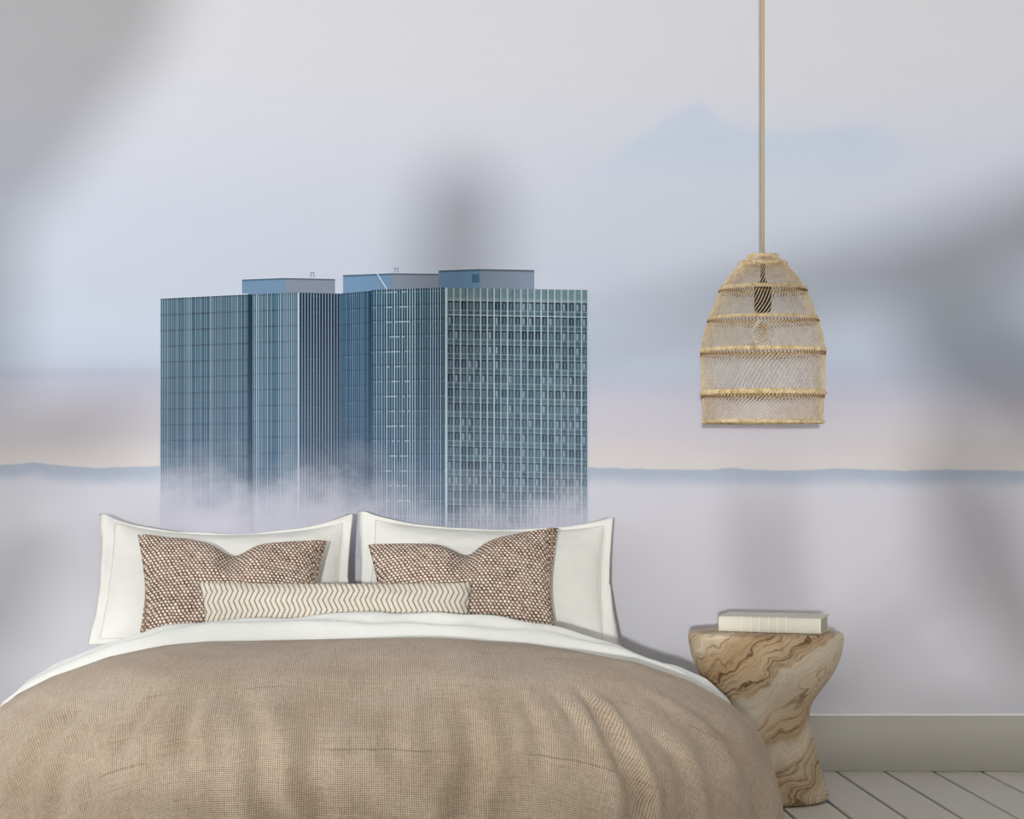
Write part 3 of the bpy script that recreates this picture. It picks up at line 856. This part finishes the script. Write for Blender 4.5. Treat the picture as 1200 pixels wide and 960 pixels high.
# smooth the profile a little
ZZ = np.linspace(_z[0], _z[-1], 90); RR = np.interp(ZZ, _z, _r)
RR = np.convolve(np.pad(RR, 2, mode='edge'), np.ones(5) / 5, 'valid')
ringz = [pz(496) - ZB + 0.004, pz(460.5) - ZB, pz(411) - ZB, pz(373.5) - ZB, pz(338) - ZB, pz(309) - ZB, pz(300) - ZB]
def lean(z):
    """strand twist: leans one way, eased at each hoop"""
    return 0.95 * z / 0.2 + 0.10 * math.sin(z * 22.0)
allv, allf = [], []
NS = 92
LE = np.array([lean(z) for z in ZZ])
n4 = 4
for fam, cnt in ((1, NS),):
    for i in range(cnt):
        th = 2 * PI * i / cnt + (fam > 0) * LE + (fam < 0) * (-0.5 * LE)
        off = len(allv)
        rad = 0.00135
        pts = [Vector((RR[j] * math.cos(th[j]), RR[j] * math.sin(th[j]), ZZ[j])) for j in range(len(ZZ))]
        v_, f_ = tube_data(pts, rad, n4, False, off)
        allv += v_; allf += f_
o = mesh('woven_net', allv, allf, M_RATT, pl, True); o['kind'] = 'stuff'
def rope_ring(z, rad_, thick, name='woven_hoop', turns=None):
    """two strands twisted about each other, one closed hoop"""
    vs, fs = [], []
    turns = turns or int(2 * PI * rad_ / 0.022)
    for ph in (0, PI):
        pts = []
        n_ = turns * 8
        for i in range(n_):
            a = 2 * PI * i / n_; q = turns * a + ph
            rr = rad_ + math.cos(q) * thick * 0.55
            pts.append((rr * math.cos(a), rr * math.sin(a), z + math.sin(q) * thick * 0.75))
        v_, f_ = tube_data(pts, thick * 0.72, 6, True, len(vs)); vs += v_; fs += f_
    return mesh(name, vs, fs, M_ROPE, pl, True)
thk = [0.0045, 0.0070, 0.0052, 0.0044, 0.0050, 0.0060, 0.0045]
for z, t_ in zip(ringz, thk):
    rope_ring(z, float(np.interp(z, ZZ, RR)), t_)
# brown lashings under each hoop
for z, t_ in list(zip(ringz, thk))[1:5]:
    vs, fs = [], []
    n_ = 100
    rr = float(np.interp(z - 0.012, ZZ, RR)) + 0.001
    for i in range(n_):
        a = 2 * PI * i / n_
        v_, f_ = tube_data([(rr * math.cos(a + s_ * 0.025), rr * math.sin(a + s_ * 0.025), z - 0.0075 - 0.010 * (s_ + 0.5) * 1.1) for s_ in (0.5, 0.0, -0.5)], 0.0017, 4, False, len(vs))
        vs += v_; fs += f_
    o = mesh('lashing', vs, fs, M_BROWN, pl, True); o['kind'] = 'stuff'; o['label'] = 'brown slanted lashing under a hoop'
tube('cord', [(0, 0, pz(300) - ZB - 0.01), (0, 0, 1.0), (0, 0, H - ZB - 0.03)], 0.0058, M_CORD, pl, 10)
lathe('ceiling_cap', [(0, 0), (0.05, 0.0), (0.055, 0.006), (0.055, 0.029), (0, 0.029)], M_CORD, pl, 32, (0, 0, H - ZB - 0.0305))
lathe('lamp_holder', [(0, pz(300) - ZB), (0.007, pz(300) - ZB), (0.008, pz(328) - ZB), (0.026, pz(334) - ZB), (0.028, pz(340) - ZB), (0.028, pz(362) - ZB), (0.024, pz(366) - ZB), (0, pz(366) - ZB)], M_SOCK, pl, 32)
zb = pz(366) - ZB
lathe('bulb', [(0.013, zb), (0.0135, zb - 0.012), (0.020, zb - 0.030), (0.030, zb - 0.052), (0.0345, zb - 0.072), (0.032, zb - 0.088), (0.022, zb - 0.101), (0.010, zb - 0.1065), (0.0, zb - 0.108)], M_GLASS, pl, 32)
lathe('bulb_cap', [(0, zb + 0.001), (0.0145, zb + 0.001), (0.0145, zb - 0.013), (0, zb - 0.013)], M_BRASS, pl, 24)
fpts = []
for i in range(25):
    a = i / 24 * 4 * PI
    fpts.append((0.014 * math.cos(a), 0.014 * math.sin(a), zb - 0.03 - 0.045 * abs(math.sin(i / 24 * 3 * PI))))
tube('filament', fpts, 0.0013, M_BRASS, pl, 5)

# ------------------------------------------------------------------ plant by the front window (behind the camera): its big leaves shade the mural
LEAFY = -8.35
plant = tag(empty('banana_plant', (-0.35, LEAFY, 0)), 'tall broad-leaved potted plant behind the viewer whose leaf shadows fall on the mural', 'plant')
def to_plant(px, py, dy=0.0):
    """point of the leaf whose shade falls at the given spot of the mural"""
    W = Vector((mx(px), 0, mz(py)))
    f = (LEAFY + dy - LGT.y) / (0 - LGT.y)
    return LGT + (W - LGT) * f
def leaf(path, widths, dy):
    """blade along path (mural points), with a creased midrib and real thickness"""
    P = [to_plant(a, b_, dy) for a, b_ in path]
    # resample
    n_ = 22
    tt = np.linspace(0, len(P) - 1, n_)
    pts = [Vector([np.interp(t, range(len(P)), [p[i] for p in P]) for i in range(3)]) for t in tt]
    wd = [float(np.interp(t, range(len(P)), widths)) / 330.0 * 0.478 for t in tt]
    vs = []
    cols = (-1, -0.5, 0, 0.5, 1)
    for i, p in enumerate(pts):
        t = (pts[min(i + 1, n_ - 1)] - pts[max(i - 1, 0)]).normalized()
        sd = t.cross(Vector((0, 1, 0))).normalized()
        for c_ in cols:
            vs.append(p + sd * c_ * wd[i] / 2 + Vector((0, -0.06 * abs(c_) * wd[i] * 2, 0)) - plant.location)
    o = mesh('leaf', vs, grid_faces(n_, len(cols)), M_LEAF, plant, True)
    md = o.modifiers.new('Solidify', 'SOLIDIFY'); md.thickness = 0.002
    return pts[0] - plant.location
TOPZ = 0.98
leaves = [
    ([(-140, 330), (-60, 190), (20, 60), (110, -60), (240, -160)], [60, 240, 270, 260, 30], 0.0),
    ([(-60, 560), (-40, 430), (-50, 300), (-60, 160)], [60, 130, 150, 40], 0.1),
    ([(515, 520), (522, 420), (530, 330), (538, 260), (542, 192)], [40, 76, 106, 116, 60], -0.05),
    ([(1420, 210), (1240, 262), (1060, 310), (880, 350), (640, 400)], [150, 112, 72, 46, 10], 0.05),
    ([(1260, 520), (1180, 440), (1110, 370), (1060, 310)], [90, 150, 140, 30], -0.1),
    ([(1230, 800), (1180, 700), (1140, 610), (1090, 500)], [40, 110, 120, 30], 0.12),
    ([(930, 800), (905, 700), (890, 620), (900, 540)], [16, 44, 44, 8], -0.12),
    ([(-120, 580), (0, 520), (100, 500), (215, 470)], [110, 104, 84, 10], 0.08),
    ([(-170, 850), (-80, 760), (0, 680), (60, 590)], [60, 150, 140, 20], 0.03),
]
for path, wds, dy in leaves:
    base = leaf(path, wds, dy)
    root = Vector((random.uniform(-0.04, 0.04), random.uniform(-0.04, 0.04), TOPZ - 0.25))
    mid = Vector((base.x * 0.5, base.y * 0.5, max(TOPZ * 0.72, min(base.z, TOPZ))))
    tube('leaf_stalk', [root, root.lerp(mid, 0.5) + Vector((0, 0, 0.03)), mid, mid.lerp(base, 0.6), base], [0.016, 0.014, 0.011, 0.009, 0.006], M_STEM, plant, 8)
lathe('pot', [(0, 0), (0.15, 0), (0.16, 0.01), (0.21, 0.66), (0.225, 0.67), (0.225, 0.72), (0.205, 0.72), (0.2, 0.68), (0, 0.68)], M_POT, plant, 40)
lathe('soil', [(0, 0.685), (0.1, 0.69), (0.2, 0.681)], M_SOIL, plant, 32)
